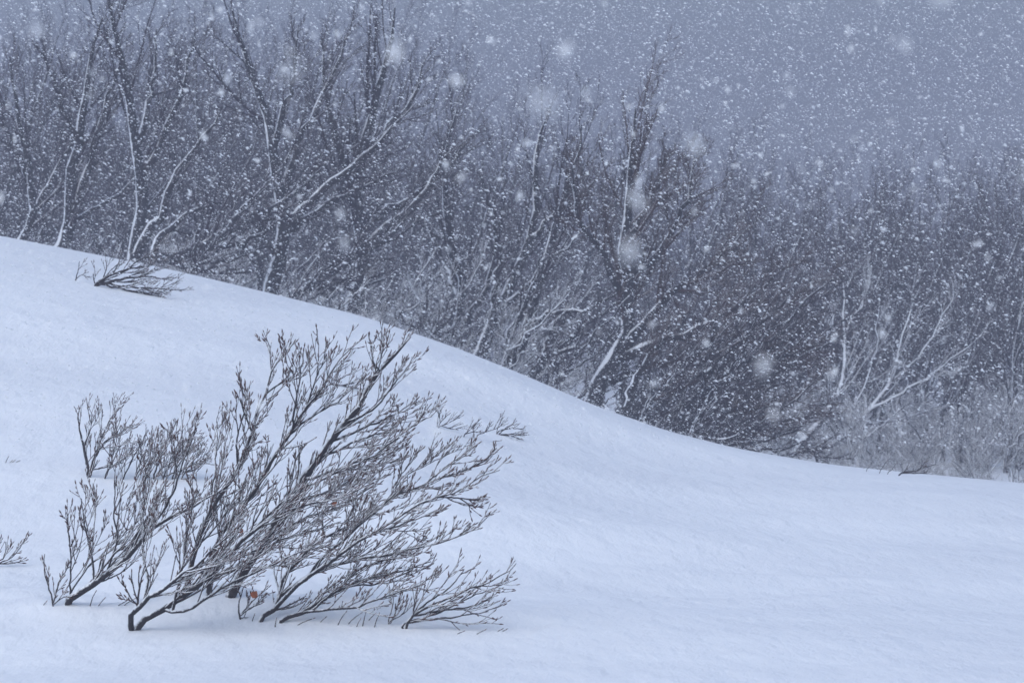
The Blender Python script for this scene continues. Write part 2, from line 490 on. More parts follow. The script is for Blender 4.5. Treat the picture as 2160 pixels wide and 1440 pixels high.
R1 = np.random.default_rng(21)
FRONT = [
 ("bare_tree", "thin dark bare tree by the frame edge behind the mound's highest snow", 39.0,
  [(48, 498), (68, 440), (60, 350), (38, 240), (20, 120)], [([(66, 445), (110, 380), (150, 300), (190, 190)], .6), ([(62, 380), (40, 320), (-10, 240)], .5)], .05),
 ("bare_tree", "forked dark tree with a snow striped second stem splitting off low", 38.0,
  [(128, 520), (148, 460), (152, 370), (165, 280), (185, 170), (215, 40)], [([(148, 470), (172, 400), (186, 350), (215, 250), (262, 120)], .8), ([(150, 480), (200, 440), (260, 400), (330, 330)], .35), ([(160, 320), (130, 220), (90, 110)], .5)], .075),
 ("bare_tree", "nearly upright dark tree with a snow laden limb sweeping out of its foot", 37.5,
  [(285, 545), (292, 470), (296, 390), (288, 320), (270, 200), (240, 60), (225, -60)], [([(286, 530), (310, 490), (345, 455), (360, 400), (400, 330), (470, 240)], .9), ([(292, 400), (330, 320), (380, 200), (410, 80)], .6), ([(280, 290), (320, 200), (330, 60)], .5)], .07),
 ("bare_tree", "low leaning tree whose long snow topped trunk lies almost along the mound", 35.5,
  [(318, 552), (372, 546), (425, 528), (480, 490), (530, 465), (600, 420), (690, 350)], [([(310, 540), (335, 500), (365, 478), (420, 440), (480, 425)], .8), ([(430, 525), (500, 520), (560, 480), (640, 440)], .45), ([(490, 485), (530, 420), (600, 350)], .5), ([(380, 545), (440, 555), (500, 545), (560, 520)], .35)], .06),
 ("bare_tree", "dark tree with a broad trunk edged by one clean white line of snow", 36.0,
  [(572, 622), (585, 560), (598, 500), (596, 430), (580, 350), (560, 240), (520, 130), (490, 20)], [([(598, 490), (650, 430), (720, 370), (800, 300), (870, 220)], .75), ([(600, 500), (660, 450), (760, 400), (850, 350)], .6), ([(590, 400), (630, 300), (690, 180), (740, 60)], .7), ([(575, 320), (610, 200), (630, 60)], .55), ([(565, 540), (545, 480), (520, 420)], .3)], .075),
 ("bare_tree", "slim slanting tree between the white edged trunk and the thick upright one", 36.0,
  [(618, 632), (660, 600), (710, 570), (765, 530), (830, 490), (900, 420)], [([(640, 615), (700, 610), (780, 600), (850, 560)], .6), ([(720, 560), (760, 500), (820, 400)], .6)], .04),
 ("bare_tree", "tall thick trunked tree, the darkest upright stem along the middle of the crest", 37.0,
  [(742, 662), (752, 610), (764, 550), (762, 470), (750, 400), (770, 280), (810, 150), (835, 20)], [([(758, 575), (720, 590), (660, 610)], .3), ([(763, 540), (820, 480), (900, 400), (960, 300)], .6), ([(755, 420), (720, 330), (690, 210), (680, 90)], .6), ([(760, 480), (830, 440), (930, 370), (1000, 280)], .6), ([(768, 300), (860, 220), (900, 120)], .6)], .088),
 ("bare_tree", "clump of thin crossing stems at the crest above the snow buried twig tufts", 38.0,
  [(945, 722), (975, 660), (970, 580), (945, 480), (940, 360), (960, 230)], [([(955, 705), (1000, 650), (1040, 560), (1060, 460)], .8), ([(972, 640), (930, 540), (880, 430)], .6), ([(940, 700), (900, 690), (850, 690)], .5)], .05),
 ("bare_tree", "leaning tree with snow packed on the weather side of its lower trunk", 37.0,
  [(1008, 752), (1030, 700), (1055, 650), (1085, 590), (1110, 520), (1128, 440), (1130, 330), (1160, 230)], [([(1035, 690), (1045, 600), (1045, 500), (1020, 380)], .7), ([(1060, 640), (1120, 590), (1180, 500), (1220, 400)], .5), ([(1112, 520), (1180, 440), (1240, 330)], .6)], .062),
 ("bare_tree", "slanting tree with two parallel dark stems at the steep part of the crest", 36.0,
  [(1066, 782), (1095, 740), (1110, 690), (1128, 620), (1150, 560), (1170, 470), (1210, 370), (1230, 260)], [([(1045, 770), (1080, 700), (1110, 640), (1140, 540)], .85), ([(1112, 685), (1160, 660), (1240, 650), (1330, 600)], .5), ([(1150, 560), (1220, 500), (1290, 420), (1340, 320)], .7)], .062),
 ("bare_tree", "short forked tree growing at a slant out of the crest with snow in its fork", 35.5,
  [(1108, 802), (1140, 770), (1165, 750), (1200, 720), (1245, 680), (1300, 640)], [([(1140, 770), (1150, 725), (1165, 690), (1200, 640)], .8), ([(1165, 750), (1230, 730), (1300, 700)], .5)], .048),
 ("bare_tree", "large spreading tree with a bent snow striped trunk and a wide brown crown", 34.5,
  [(1252, 862), (1265, 810), (1290, 755), (1318, 715), (1325, 640), (1318, 540), (1326, 420), (1334, 310), (1342, 225)],
  [([(1290, 755), (1340, 700), (1370, 670), (1420, 620), (1500, 560), (1580, 480)], .8), ([(1300, 740), (1380, 720), (1460, 700), (1560, 650), (1660, 560)], .7),
   ([(1320, 600), (1400, 520), (1450, 420), (1465, 330)], .6), ([(1322, 640), (1270, 540), (1220, 440), (1205, 350)], .5), ([(1322, 520), (1375, 420), (1405, 330)], .6), ([(1275, 790), (1320, 790), (1400, 770), (1500, 700)], .5)], .075),
 ("bare_tree", "low sprawling dark tree fanning wide just over the crest beneath the wide brown crown", 33.0,
  [(1300, 885), (1350, 850), (1420, 800), (1500, 750), (1600, 690), (1690, 600)],
  [([(1330, 890), (1400, 880), (1500, 820), (1620, 770), (1720, 690)], .8), ([(1370, 905), (1440, 900), (1540, 870), (1660, 850), (1720, 800)], .7),
   ([(1310, 880), (1340, 800), (1380, 740), (1440, 650)], .7), ([(1400, 910), (1480, 915), (1580, 905), (1700, 880)], .6), ([(1420, 800), (1500, 780), (1600, 760), (1700, 740)], .6), ([(1480, 840), (1540, 790), (1600, 720), (1650, 640)], .5)], .05),
]
for (nm, lab, Y, trunk, limbs, r0) in FRONT:
    big = "wide" in lab
    traced_tree(nm, lab, Y, trunk, limbs, r0, R1, mats=(M_TRUNK, M_FARTRUNK, M_BROWNCROWN) if big else (M_TRUNK, M_LIMB, M_CROWN), dens=1.15 if big else 1.15, fine=(14, 9, 6) if big else (8, 7, 5))
# undergrowth leaning flat over the crest
traced_tree("bare_bush", "flat dark bush combed over the foot of the crest where the slope levels out", 30.0,
            [(1440, 925), (1520, 938), (1600, 930), (1690, 905)],
            [([(1500, 945), (1580, 950), (1660, 945), (1740, 940)], .9), ([(1470, 935), (1540, 925), (1600, 890), (1660, 860)], .9), ([(1560, 955), (1640, 962), (1700, 955), (1760, 965)], .8)], .02, R1, (M_LIMB, M_LIMB, M_CROWN), .8, .5, (9, 6, 4), cat="bush", bias=nrm(np.array([.9, 0, .35])))
# snow crusted pale trees in the hollow
traced_tree("snowy_tree", "pale snow crusted tree with one slender curving trunk in the hollow", 43.0,
            [(1715, 905), (1750, 860), (1775, 810), (1783, 740), (1780, 660), (1777, 600)], [([(1748, 865), (1770, 830), (1800, 780)], .5), ([(1783, 740), (1760, 690), (1755, 650)], .4), ([(1780, 700), (1820, 640), (1840, 560)], .5)], .036, R1, (M_WHITETRUNK, M_WHITETRUNK, M_WHITECROWN), .9, fine=(7, 5, 4))
traced_tree("snowy_tree", "pale snow crusted tree leaning out in several spread stems in the hollow", 41.5,
            [(1770, 930), (1810, 890), (1850, 850), (1885, 795), (1895, 740), (1915, 680), (1925, 640)],
            [([(1835, 870), (1900, 830), (1980, 780), (2060, 720)], .6), ([(1885, 790), (1930, 760), (1980, 690), (2010, 620)], .5), ([(1790, 915), (1830, 790), (1850, 720), (1855, 620)], .55), ([(1800, 905), (1880, 890), (1970, 860)], .5)], .036, R1, (M_WHITETRUNK, M_WHITETRUNK, M_WHITECROWN), 1.0, fine=(7, 5, 4))

# prototypes for the thicket behind
def proto_tree(seed, H, nl, lean, mats, fine=(9, 6, 4), spread=1.0):
    rng = np.random.default_rng(seed)
    bias = nrm(np.array([lean, 0.0, 1.0]))
    top = np.array([lean * H * 0.8, rng.uniform(-.4, .4), H * 0.95])
    tr = resample([[0, 0, -.15], [lean * .1 * H + rng.normal(0, .05), 0, .25 * H], [lean * .3 * H + rng.normal(0, .15), rng.normal(0, .1), .5 * H], top], 14, rng, .02)
    r0 = 0.012 * H
    trr = limb_rad(14, r0, .008)
    limbs = [(tr, trr)]
    for i in range(nl):
        t = rng.uniform(.06, .6)
        b, tg, r = sample_on(tr[None], trr[None], np.array([0]), np.array([t]))
        az = rng.uniform(0, 2 * np.pi)
        d = nrm(np.array([math.cos(az) * .55 * spread + lean * .9, math.sin(az) * .6, rng.uniform(.55, 1.0)]))
        L = H * rng.uniform(.4, .7) * (1.05 - .5 * t)
        p = [b[0]]
        for k in range(4):
            p.append(p[-1] + d * L / 4)
            d = nrm(d + np.array([lean * .12, 0, .12]) + rng.normal(0, .1, 3))
        lp = resample(p, 14, rng, .015)
        limbs.append((lp, limb_rad(14, max(r[0] * rng.uniform(.4, .65), .012), .005)))
    return limbs, crown_mesh(limbs, rng, [mats[2]], 1.0, bias, fine, rmin=0.0032, t0=0.2), mats

def place_tree(proto, name, x, Y, rz, sc, label, cat, group):
    limbs, crown, mats, meshes = proto
    X = (x - 1080) * K * Y
    root = thing(name, (X, Y, float(terrain(X, Y)) - .05), label, cat, group)
    root.rotation_euler = (0, 0, rz)
    root.scale = (sc, sc, sc)
    for i, me in enumerate(meshes):
        link("trunk" if i == 0 else "limb", me, root)
    c = link("crown", crown, root)
    c["kind"] = "stuff"
    return root

def finish_proto(p):
    limbs, crown, mats = p
    meshes = [SoupTube(lp, lr, 7 if i == 0 else 5, mats[0 if i == 0 else 1], "trunk" if i == 0 else "limb") for i, (lp, lr) in enumerate(limbs)]
    return (limbs, crown, mats, meshes)

DARK = (M_FARTRUNK, M_FARTRUNK, M_CROWN)
PALE = (M_WHITETRUNK, M_WHITETRUNK, M_WHITECROWN)
TP = [finish_proto(proto_tree(100 + i, 6.0, 6, [.12, .32, .04, .42, .22][i], DARK, (11, 9, 6))) for i in range(5)]
BP = [finish_proto(proto_tree(200 + i, 1.9, 8, [.9, 1.3, .7][i], DARK, (8, 5, 3), 1.3)) for i in range(3)]
SP = [finish_proto(proto_tree(300 + i, 1.5, 9, [.5, .8, .2][i], PALE, (8, 6, 3), 1.6)) for i in range(3)]

R2 = np.random.default_rng(5)
# skyline of the wood in photo rows, left to right
SKX = np.array([-300, 0, 500, 820, 900, 1000, 1080, 1200, 1340, 1460, 1540, 1700, 1850, 2000, 2160, 2500])
SKY = np.array([-160, -160, -120, -40, 110, 190, 150, 260, 215, 240, 320, 300, 300, 300, 290, 260])
SEC = ('behind the high end of the mound', 'behind the middle of the crest', 'beyond the low end of the crest')
def wood(rows, lab, grp, low=0, xa=-140, xb=2330, thin=None):
    for (Y, step, drop) in rows:
        x = xa + R2.uniform(0, step)
        while x < xb:
            YY = Y + R2.uniform(-2.5, 2.5)
            X = (x - 1080) * K * YY
            g = float(terrain(X, YY))
            topy = np.interp(x + 90 * 40 / YY, SKX, np.maximum(SKY, low)) + drop + abs(R2.normal(0, 45))
            H = (CAM_Z - (topy - 720) * K * YY) - g
            place_tree(TP[R2.integers(5)], "bare_tree", x, YY, R2.uniform(-.6, .6), max(H, 2.2) / 6.3, lab % SEC[int((x > 760) + (x > 1480))], "tree", grp % SEC[int((x > 760) + (x > 1480))])
            x += step * R2.uniform(.6, 1.4) * (1.7 if thin and thin[0] < x < thin[1] else 1)
wood([(46, 120, 40), (52, 110, 20)], "hazy dark bare tree close %s", "hazy dark trees %s", -40, thin=(450, 1380))
wood([(49, 95, 15), (55, 85, 10)], "dark bare tree in the dense mass %s", "dense mass of dark trees %s", 0, 1560, 2330)
wood([(60, 80, 0), (68, 75, 0)], "faint grey bare tree deep in the wood %s", "faint trees deep in the wood %s", 30)
# low bushes behind the crest
for i in range(36):
    x = R2.uniform(330, 1330)
    Y = R2.uniform(33, 44)
    if i % 3:
        place_tree(SP[R2.integers(3)], "snowy_bush", x, Y + 2, R2.uniform(-1, 1), R2.uniform(.6, 1.1), "snow covered bush between the trunks behind the crest", "bush", "snow covered bushes behind the crest")
    else:
        place_tree(BP[R2.integers(3)], "bare_bush", x, Y, R2.uniform(-.5, .5), R2.uniform(.5, .8), "dark bare bush leaning between the trunks behind the crest", "bush", "bare bushes behind the crest")
for i in range(18):
    x = R2.uniform(1290, 1520)
    place_tree(BP[R2.integers(3)], "bare_bush", x, R2.uniform(32, 39), R2.uniform(-.5, .5), R2.uniform(.55, .95), "dark bare bush in the low tangle under the wide brown crown", "bush", "bare bushes in the low tangle")
for i in range(26):
    place_tree(SP[R2.integers(3)], "snowy_bush", R2.uniform(1740, 2300), R2.uniform(30, 36), R2.uniform(-3, 3), R2.uniform(.25, .42), "small pale bush just behind the low crest edge", "bush", "small pale bushes at the crest edge")
for i in range(120):
    x = R2.uniform(1600, 2300)
    Y = R2.uniform(38, 68)
    place_tree(SP[R2.integers(3)], "snowy_bush", x, Y, R2.uniform(-3, 3), R2.uniform(.35, .8), "low pale bush clogged with snow in the hollow beyond the crest", "bush", "snow clogged bushes in the hollow")

# ------------------------------------------------------------------ shrubs standing in the snow
R3 = np.random.default_rng(11)

def shoot_parts(pts, rad, rng, orders, bias, base_mat, bud):
    """one twig with its side shoots and buds in one mesh; pts is one centre line, orders (spacing, length range, points)"""
    s = Soup()
    s.add(*tubes(pts[None], rad[None], 6), m=0)
    lines = [pts[None]]
    cur, cr = pts[None], rad[None]
    for (gap, ln, kk) in orders:
        mean = np.linalg.norm(np.diff(cur, axis=1), axis=2).sum(1).mean()
        n = max(1, int(round(mean / gap)))
        c, r, pid = grow(cur, cr, rng, n, kk, .15, .92, ln, (.35, .75), bias, .16, .05, (.75, 1.0), .0015, .0030, .7, 1.0, .06, .12, True)
        s.add(*tubes(c, r, 5), m=0)
        lines.append(c)
        cur, cr = c, r
    # buds: one at each tip, several along each shoot
    B, D = [], []
    for c in lines:
        B.append(c[:, -1]); D.append(nrm(c[:, -1] - c[:, -2]))
        kmax = c.shape[1]
        for k in range(1, kmax - 1):
            keep = rng.uniform(0, 1, len(c)) < .34
            tt = nrm(c[keep, k] - c[keep, k - 1])
            pp = nrm(np.cross(tt, rng.normal(0, 1, tt.shape)))
            B.append(c[keep, k]); D.append(nrm(tt + .55 * pp + np.array([0, 0, .15])))
    B = np.concatenate(B); D = np.concatenate(D)
    L = bud * rng.uniform(.6, 1.2, len(B))
    s.add(*spindles(B, D, L, L * .14), m=1)
    return s.mesh("twig", [base_mat, M_BUD])

def shrub(name, label, branches, rng, cat="shrub", group=None, ntw=12, orders=((.056, (.06, .17), 6), (.095, (.025, .06), 4)), bud=.019,
          mats=(M_STEM, M_SHOOT), depth=.45, tl=(.14, .38), rtw=(.0023, .0048), sink=.09):
    """branches: [(photo points from the ground up, base radius in mm)]; each branch carries its own twigs"""
    x0, y0 = branches[0][0][0]
    Yr = ground_pick(x0, y0)
    base = P(x0, y0, Yr)
    base[2] = float(terrain(base[0], base[1]))
    root = thing(name, base, label, cat, group)
    done = []
    for bi, (poly, rmm) in enumerate(branches):
        st = P(*poly[0], Yr)
        start, r_at, ok = None, None, False
        for lp, lr in done:
            dd = np.hypot(lp[:, 0] + base[0] - st[0], lp[:, 2] + base[2] - st[2]); j = int(dd.argmin())
            if dd[j] < .045 and (start is None or dd[j] < start[0]):
                start = (dd[j], lp[j] + base, lr[j])
        dy = rng.uniform(-depth, depth)
        n = len(poly)
        if start is not None:
            Yb = start[1][1]
        else:
            Yb = ground_pick(*poly[0])
            if abs(Yb - Yr) > 2.0:
                Yb = Yr
        sc = min(1.0, (np.hypot(poly[-1][0] - poly[0][0], poly[-1][1] - poly[0][1]) * K * Yr) / .9)
        w = np.array([P(x, y, Yb + dy * sc * i / (n - 1)) for i, (x, y) in enumerate(poly)])
        rr = rmm / 1000
        if start is not None:
            w[0] = start[1]; rr = min(rr, start[2] * .95)
        else:
            g = float(terrain(w[0][0], w[0][1]))
            d0 = nrm(w[0] - w[1])
            w = np.vstack([[w[0] + np.array([d0[0] * .03, 0, g - sink - w[0][2]])], w])
        # keep every point clear of the snow
        gz = terrain(w[:, 0], w[:, 1])
        w[1:, 2] = np.maximum(w[1:, 2], gz[1:] + (.001 if cat == 'twig' else .012))
        npt = 6 if cat == 'twig' else 16
        lp = resample(w, npt, rng, .0040 * min(1.0, np.linalg.norm(w[-1] - w[0]) / .8)) - base
        lr = limb_rad(npt, rr, .0018, .62 if rmm >= 20 else .95)
        done.append((lp, lr))
        b = link("branch", SoupTube(lp, lr, 7, mats[0], "branch"), root)
        plen = np.linalg.norm(np.diff(lp, axis=0), axis=1).sum()
        if ntw == 0:
            V, Q = spindles(lp[[-1, -4]], nrm(np.stack([lp[-1] - lp[-2], lp[-3] - lp[-4] + np.array([.002, 0, .002])])), np.full(2, bud), np.full(2, bud * .15))
            link("bud", make_mesh("bud", V, Q, [M_BUD]), b)
            continue
        nt_ = max(2, int(round(ntw * plen / .8)))
        lt = nrm(lp[-1] - lp[npt // 3])
        bias = nrm(lt * .95 + np.array([.12, 0, .34]))
        c, r, _ = grow(lp[None], lr[None], rng, nt_, 8, .16, .98, tl, (.3, .8), bias, .28, .07, (.3, .6), rtw[0], rtw[1], .45, .9, .03, .09, True)
        mx = .55 / max(plen, .55)
        for k in range(nt_):
            cc, r2 = c[k], r[k]
            if cc[-1, 0] - cc[0, 0] < -0.03:           # shoots that set out into the wind are bent over
                cc[:, 0] = cc[0, 0] - (cc[:, 0] - cc[0, 0]) * .8
            # a twig cannot dip under the snow
            zz = terrain(cc[:, 0] + base[0], cc[:, 1] + base[1]) - base[2]
            cc[:, 2] = np.maximum(cc[:, 2], zz + .004)
            link("twig", shoot_parts(cc, r2, rng, orders, bias, mats[1], bud), b)
    return root

A_ = [([(143, 1274), (155, 1255), (194, 1235), (236, 1197), (278, 1161), (319, 1119), (370, 1085), (430, 1055), (490, 1020)], 17),
      ([(152, 1252), (150, 1194), (147, 1150), (143, 1111)], 4),
      ([(200, 1228), (196, 1180), (180, 1117), (171, 1050)], 5),
      ([(236, 1197), (246, 1140), (240, 1080), (245, 1015)], 4.5),
      ([(160, 1250), (185, 1195), (230, 1165), (290, 1110)], 5),
      ([(278, 1161), (300, 1090), (305, 1010), (330, 960)], 6),
      ([(319, 1119), (360, 1050), (380, 990), (415, 905)], 6),
      ([(205, 1230), (240, 1215), (262, 1200), (272, 1180)], 4)]
shrub("bare_shrub", "rimed bare shrub whose thick dark stem rises from the snow nearest the frame edge", A_, R3, ntw=12)
shrub("bare_shrub", "thin upright sprig with reddish buds beside the foot of the leaning shrub", [([(111, 1279), (104, 1240), (94, 1205), (93, 1170)], 4), ([(112, 1270), (125, 1225), (150, 1180), (162, 1140)], 3.5), ([(113, 1278), (128, 1262), (142, 1256)], 3)], R3, ntw=8, orders=((.03, (.03, .07), 4),), tl=(.05, .16))
B_ = [([(283, 1329), (300, 1308), (333, 1294), (361, 1272), (403, 1247), (425, 1222), (450, 1205), (486, 1161), (514, 1136), (542, 1111), (583, 1085), (640, 1068), (700, 1052), (790, 1019)], 15),
      ([(272, 1329), (275, 1305), (289, 1283), (308, 1265), (333, 1252), (380, 1215), (440, 1170), (500, 1110)], 12),
      ([(308, 1267), (312, 1220), (300, 1172), (303, 1117), (300, 1050)], 6),
      ([(335, 1296), (375, 1292), (411, 1275), (444, 1255), (486, 1230), (540, 1205), (610, 1175), (680, 1150)], 7),
      ([(289, 1283), (277, 1262), (270, 1250)], 3.5),
      ([(361, 1272), (380, 1215), (392, 1160), (395, 1100), (420, 1030)], 7),
      ([(450, 1205), (480, 1120), (500, 1060), (520, 1000)], 6),
      ([(514, 1136), (560, 1090), (620, 1040), (700, 1000), (790, 960)], 7),
      ([(403, 1247), (460, 1190), (540, 1160), (620, 1130), (720, 1100)], 6)]
shrub("bare_shrub", "large rimed shrub on two dark stems that part at the snow, nearest the camera", B_, R3, ntw=17)
S_ = [([(488, 1258), (520, 1195), (571, 1118), (600, 1073), (638, 1007), (675, 961), (701, 930), (730, 895), (750, 864), (770, 829), (787, 795), (810, 766), (844, 737), (867, 712)], 22),
      ([(395, 1255), (402, 1200), (410, 1165), (428, 1117), (465, 1050), (500, 1000), (517, 953), (537, 898), (557, 841), (577, 786), (597, 755), (629, 720)], 13),
      ([(440, 1256), (450, 1170), (490, 1090), (534, 1039), (595, 938), (615, 907), (638, 867), (661, 846), (689, 800), (712, 763), (752, 718)], 13),
      ([(787, 795), (786, 760), (784, 720)], 4), ([(770, 829), (800, 770), (808, 725)], 4.5),
      ([(730, 895), (790, 860), (830, 810), (868, 765)], 6), ([(701, 930), (760, 905), (820, 880), (872, 850)], 6),
      ([(675, 961), (740, 935), (800, 915), (850, 905)], 6), ([(638, 1007), (720, 985), (790, 960), (838, 921), (882, 892), (910, 878)], 7),
      ([(600, 1073), (680, 1040), (760, 1000), (850, 938)], 6.5),
      ([(537, 898), (512, 860), (508, 840)], 4), ([(577, 786), (570, 755), (568, 728)], 3.5),
      ([(615, 907), (625, 840), (640, 760)], 5), ([(661, 846), (670, 790), (690, 745)], 4),
      ([(465, 1050), (455, 980), (458, 920), (458, 875)], 5), ([(500, 1000), (500, 930), (515, 870)], 5),
      ([(595, 938), (640, 890), (720, 840), (760, 800)], 6), ([(557, 841), (600, 800), (615, 780)], 4),
      ([(571, 1118), (650, 1090), (730, 1060), (820, 1000)], 6.5)]
shrub("bare_shrub", "tallest rimed shrub of the clump, its long dark stem slanting to the highest twig tips", S_, R3, tl=(.11, .27), ntw=17, depth=.55)
C_ = [([(549, 1312), (568, 1298), (583, 1279), (593, 1242), (599, 1217), (624, 1183), (667, 1146), (740, 1105), (800, 1070), (860, 1020)], 11),
      ([(593, 1313), (611, 1298), (652, 1285), (673, 1270), (698, 1251), (729, 1236), (776, 1217), (838, 1208), (909, 1186)], 10),
      ([(636, 1293), (683, 1284), (745, 1281), (791, 1267), (838, 1247), (880, 1235), (915, 1211)], 6),
      ([(583, 1279), (620, 1240), (680, 1200), (714, 1174), (776, 1130), (838, 1090), (884, 1062), (931, 1047), (962, 1034), (1008, 1012), (1055, 987)], 10),
      ([(590, 1262), (640, 1225), (700, 1195), (788, 1174), (853, 1161), (915, 1146), (962, 1130), (1008, 1109), (1033, 1096)], 8),
      ([(610, 1250), (660, 1200), (720, 1140), (780, 1090), (816, 1062), (844, 1039), (902, 1016), (959, 999), (1002, 981), (1031, 967), (1045, 948)], 8),
      ([(902, 1016), (940, 985), (960, 970), (985, 958)], 4), ([(931, 1047), (970, 1050), (1010, 1055)], 3.5),
      ([(816, 1062), (840, 1010), (880, 960)], 5), ([(780, 1130), (850, 1105), (920, 1075)], 4.5),
      ([(652, 1285), (720, 1240), (800, 1230), (870, 1200)], 5), ([(667, 1146), (680, 1090), (700, 1040), (730, 1000)], 5),
      ([(599, 1217), (590, 1160), (600, 1110), (640, 1060)], 5), ([(720, 1140), (740, 1080), (770, 1030)], 5),
      ([(844, 1039), (860, 1000), (890, 985), (950, 955)], 4.5), ([(700, 1251), (760, 1200), (830, 1175), (890, 1140)], 5)]
shrub("bare_shrub", "wide spreading rimed shrub fanning low from several stems rooted together", C_, R3, tl=(.08, .20), ntw=20, depth=.5)
shrub("bare_shrub", "small bud tipped sprig standing alone under the orange leaf", [([(505, 1306), (503, 1275), (508, 1255), (515, 1235)], 5), ([(506, 1300), (525, 1275), (545, 1255)], 4), ([(507, 1298), (530, 1280), (552, 1272)], 3)], R3, ntw=9, orders=((.03, (.03, .07), 4),), tl=(.05, .16))
D_ = [([(856, 1325), (869, 1300), (915, 1273), (977, 1245), (1024, 1230), (1067, 1205), (1092, 1188)], 7),
      ([(862, 1314), (915, 1305), (977, 1298), (1032, 1288)], 5), ([(868, 1302), (946, 1285), (993, 1279), (1040, 1260)], 5),
      ([(869, 1300), (874, 1272), (878, 1246)], 4), ([(872, 1296), (900, 1270), (946, 1240), (980, 1200)], 5),
      ([(866, 1306), (930, 1290), (985, 1262), (1038, 1240)], 4.5), ([(830, 1328), (850, 1318), (880, 1305), (905, 1308)], 4.5)]
shrub("bare_shrub", "low fan shaped shrub apart from the big clump with one long whip reaching out", D_, R3, ntw=9, depth=.3, orders=((.045, (.05, .13), 5),), tl=(.1, .28))
shrub("bare_shrub", "three slim upright shoots in the snow next to the low fan shaped shrub", [([(820, 1316), (826, 1285), (831, 1257)], 3.5), ([(826, 1318), (833, 1295), (834, 1272)], 3), ([(840, 1320), (848, 1295), (860, 1270)], 3.5)], R3, ntw=9, orders=((.03, (.03, .07), 4),), tl=(.05, .16))
# shrubs farther up the mound
E_ = [([(188, 1006), (184, 980), (176, 940), (168, 905), (163, 870)], 12), ([(189, 1000), (200, 965), (210, 930), (214, 890), (216, 862)], 11),
      ([(200, 965), (222, 930), (250, 915), (270, 898)], 6), ([(210, 925), (235, 880), (262, 854)], 6), ([(178, 945), (190, 905), (194, 875)], 5),
      ([(222, 1010), (235, 980), (250, 945), (270, 925)], 7), ([(192, 995), (225, 985), (260, 975)], 4), ([(232, 985), (245, 930), (248, 910)], 5)]
shrub("bare_shrub", "small dark upright shrub, set apart behind the big clump", E_, R3, ntw=13, depth=.2, orders=((.035, (.05, .12), 5), (.05, (.02, .05), 4)), tl=(.1, .26), bud=.016)
F_ = []
for fx, ty, tx in [(262, 930, 300), (285, 925, 318), (305, 915, 345), (325, 908, 362), (345, 925, 392), (365, 930, 410), (385, 945, 430), (400, 960, 440), (275, 960, 340), (315, 955, 400), (350, 970, 430)]:
    F_.append(([(fx, 1011), (fx + (tx - fx) * .35, 1011 - (1011 - ty) * .45), (tx, ty)], 6))
shrub("bare_shrub", "dense dark thicket of short twigs in the snow right behind the big clump", F_, R3, ntw=16, depth=.3, orders=((.03, (.05, .11), 4), (.05, (.02, .05), 4)), tl=(.1, .24), bud=.014, mats=(M_STEM, M_SHOOT))
shrub("bare_shrub", "small half buried shrub seen through the top twigs of the tallest shrub", [([(698, 812), (715, 800), (735, 790), (752, 775)], 5), ([(700, 813), (730, 812), (765, 800)], 4), ([(705, 818), (735, 825), (760, 838)], 4), ([(702, 814), (708, 795), (725, 770)], 4)], R3, ntw=14, depth=.2, orders=((.03, (.03, .07), 4),), tl=(.05, .16), bud=.014, mats=(M_BARESHOOT, M_BARESHOOT))
G_ = [([(203, 604), (235, 580), (270, 568), (320, 560)], 14), ([(207, 602), (250, 590), (310, 583), (365, 592)], 11), ([(225, 596), (265, 605), (320, 608), (375, 612)], 8),
      ([(215, 605), (260, 618), (300, 622), (325, 628)], 7), ([(203, 603), (198, 590), (196, 578)], 5), ([(215, 595), (222, 575), (226, 560)], 6), ([(235, 582), (245, 565), (252, 550)], 6), ([(270, 568), (300, 545), (340, 545)], 6)]
shrub("bare_shrub", "dark shrub half buried near the top of the mound, spreading flat before the trees", G_, R3, ntw=10, depth=.35, orders=((.05, (.06, .18), 5), (.06, (.03, .07), 4)), tl=(.15, .4), bud=.016, mats=(M_BARESHOOT, M_BARESHOOT))
shrub("bare_shrub", "lone small sprig at the top of the mound beside the flat dark shrub", [([(160, 592), (165, 572), (168, 551)], 5), ([(162, 588), (172, 580), (182, 584)], 4)], R3, ntw=8, orders=((.03, (.03, .07), 4),), tl=(.05, .16), mats=(M_BARESHOOT, M_BARESHOOT), depth=.1)
shrub("bare_shrub", "grassy looking tuft of twigs, uppermost of the tufts near the clump", [([(926, 903), (934, 885), (950, 870)], 4), ([(936, 905), (950, 890), (968, 876)], 4), ([(922, 888), (926, 876), (931, 865)], 3), ([(934, 906), (950, 905), (967, 906)], 3)], R3, ntw=10, orders=((.03, (.03, .07), 4),), tl=(.05, .16), bud=.013, mats=(M_BARESHOOT, M_BARESHOOT), depth=.1)
shrub("bare_shrub", "single slanting sprig, the middle one of the tufts beside the big clump", [([(980, 922), (993, 905), (1014, 882)], 4), ([(984, 918), (998, 910), (1008, 903)], 3)], R3, ntw=8, orders=((.03, (.03, .07), 4),), tl=(.05, .16), bud=.013, mats=(M_BARESHOOT, M_BARESHOOT), depth=.1)
shrub("bare_shrub", "two thin feathery sprigs next to the dark flat tuft on the slope", [([(1005, 926), (1025, 910), (1036, 892)], 4), ([(1032, 918), (1050, 902), (1064, 886)], 4)], R3, ntw=8, orders=((.03, (.03, .07), 4),), tl=(.05, .16), bud=.013, mats=(M_BARESHOOT, M_BARESHOOT), depth=.1)
shrub("bare_shrub", "dark flat tuft of twigs combed sideways on the slope beside the big clump", [([(1050, 916), (1070, 905), (1085, 903), (1105, 906)], 5), ([(1052, 918), (1075, 916), (1108, 918)], 5), ([(1056, 918), (1080, 922), (1098, 928)], 4), ([(1052, 914), (1066, 903), (1072, 898)], 3)], R3, ntw=14, orders=((.03, (.03, .07), 4),), tl=(.05, .16), bud=.013, mats=(M_BARESHOOT, M_BARESHOOT), depth=.15)
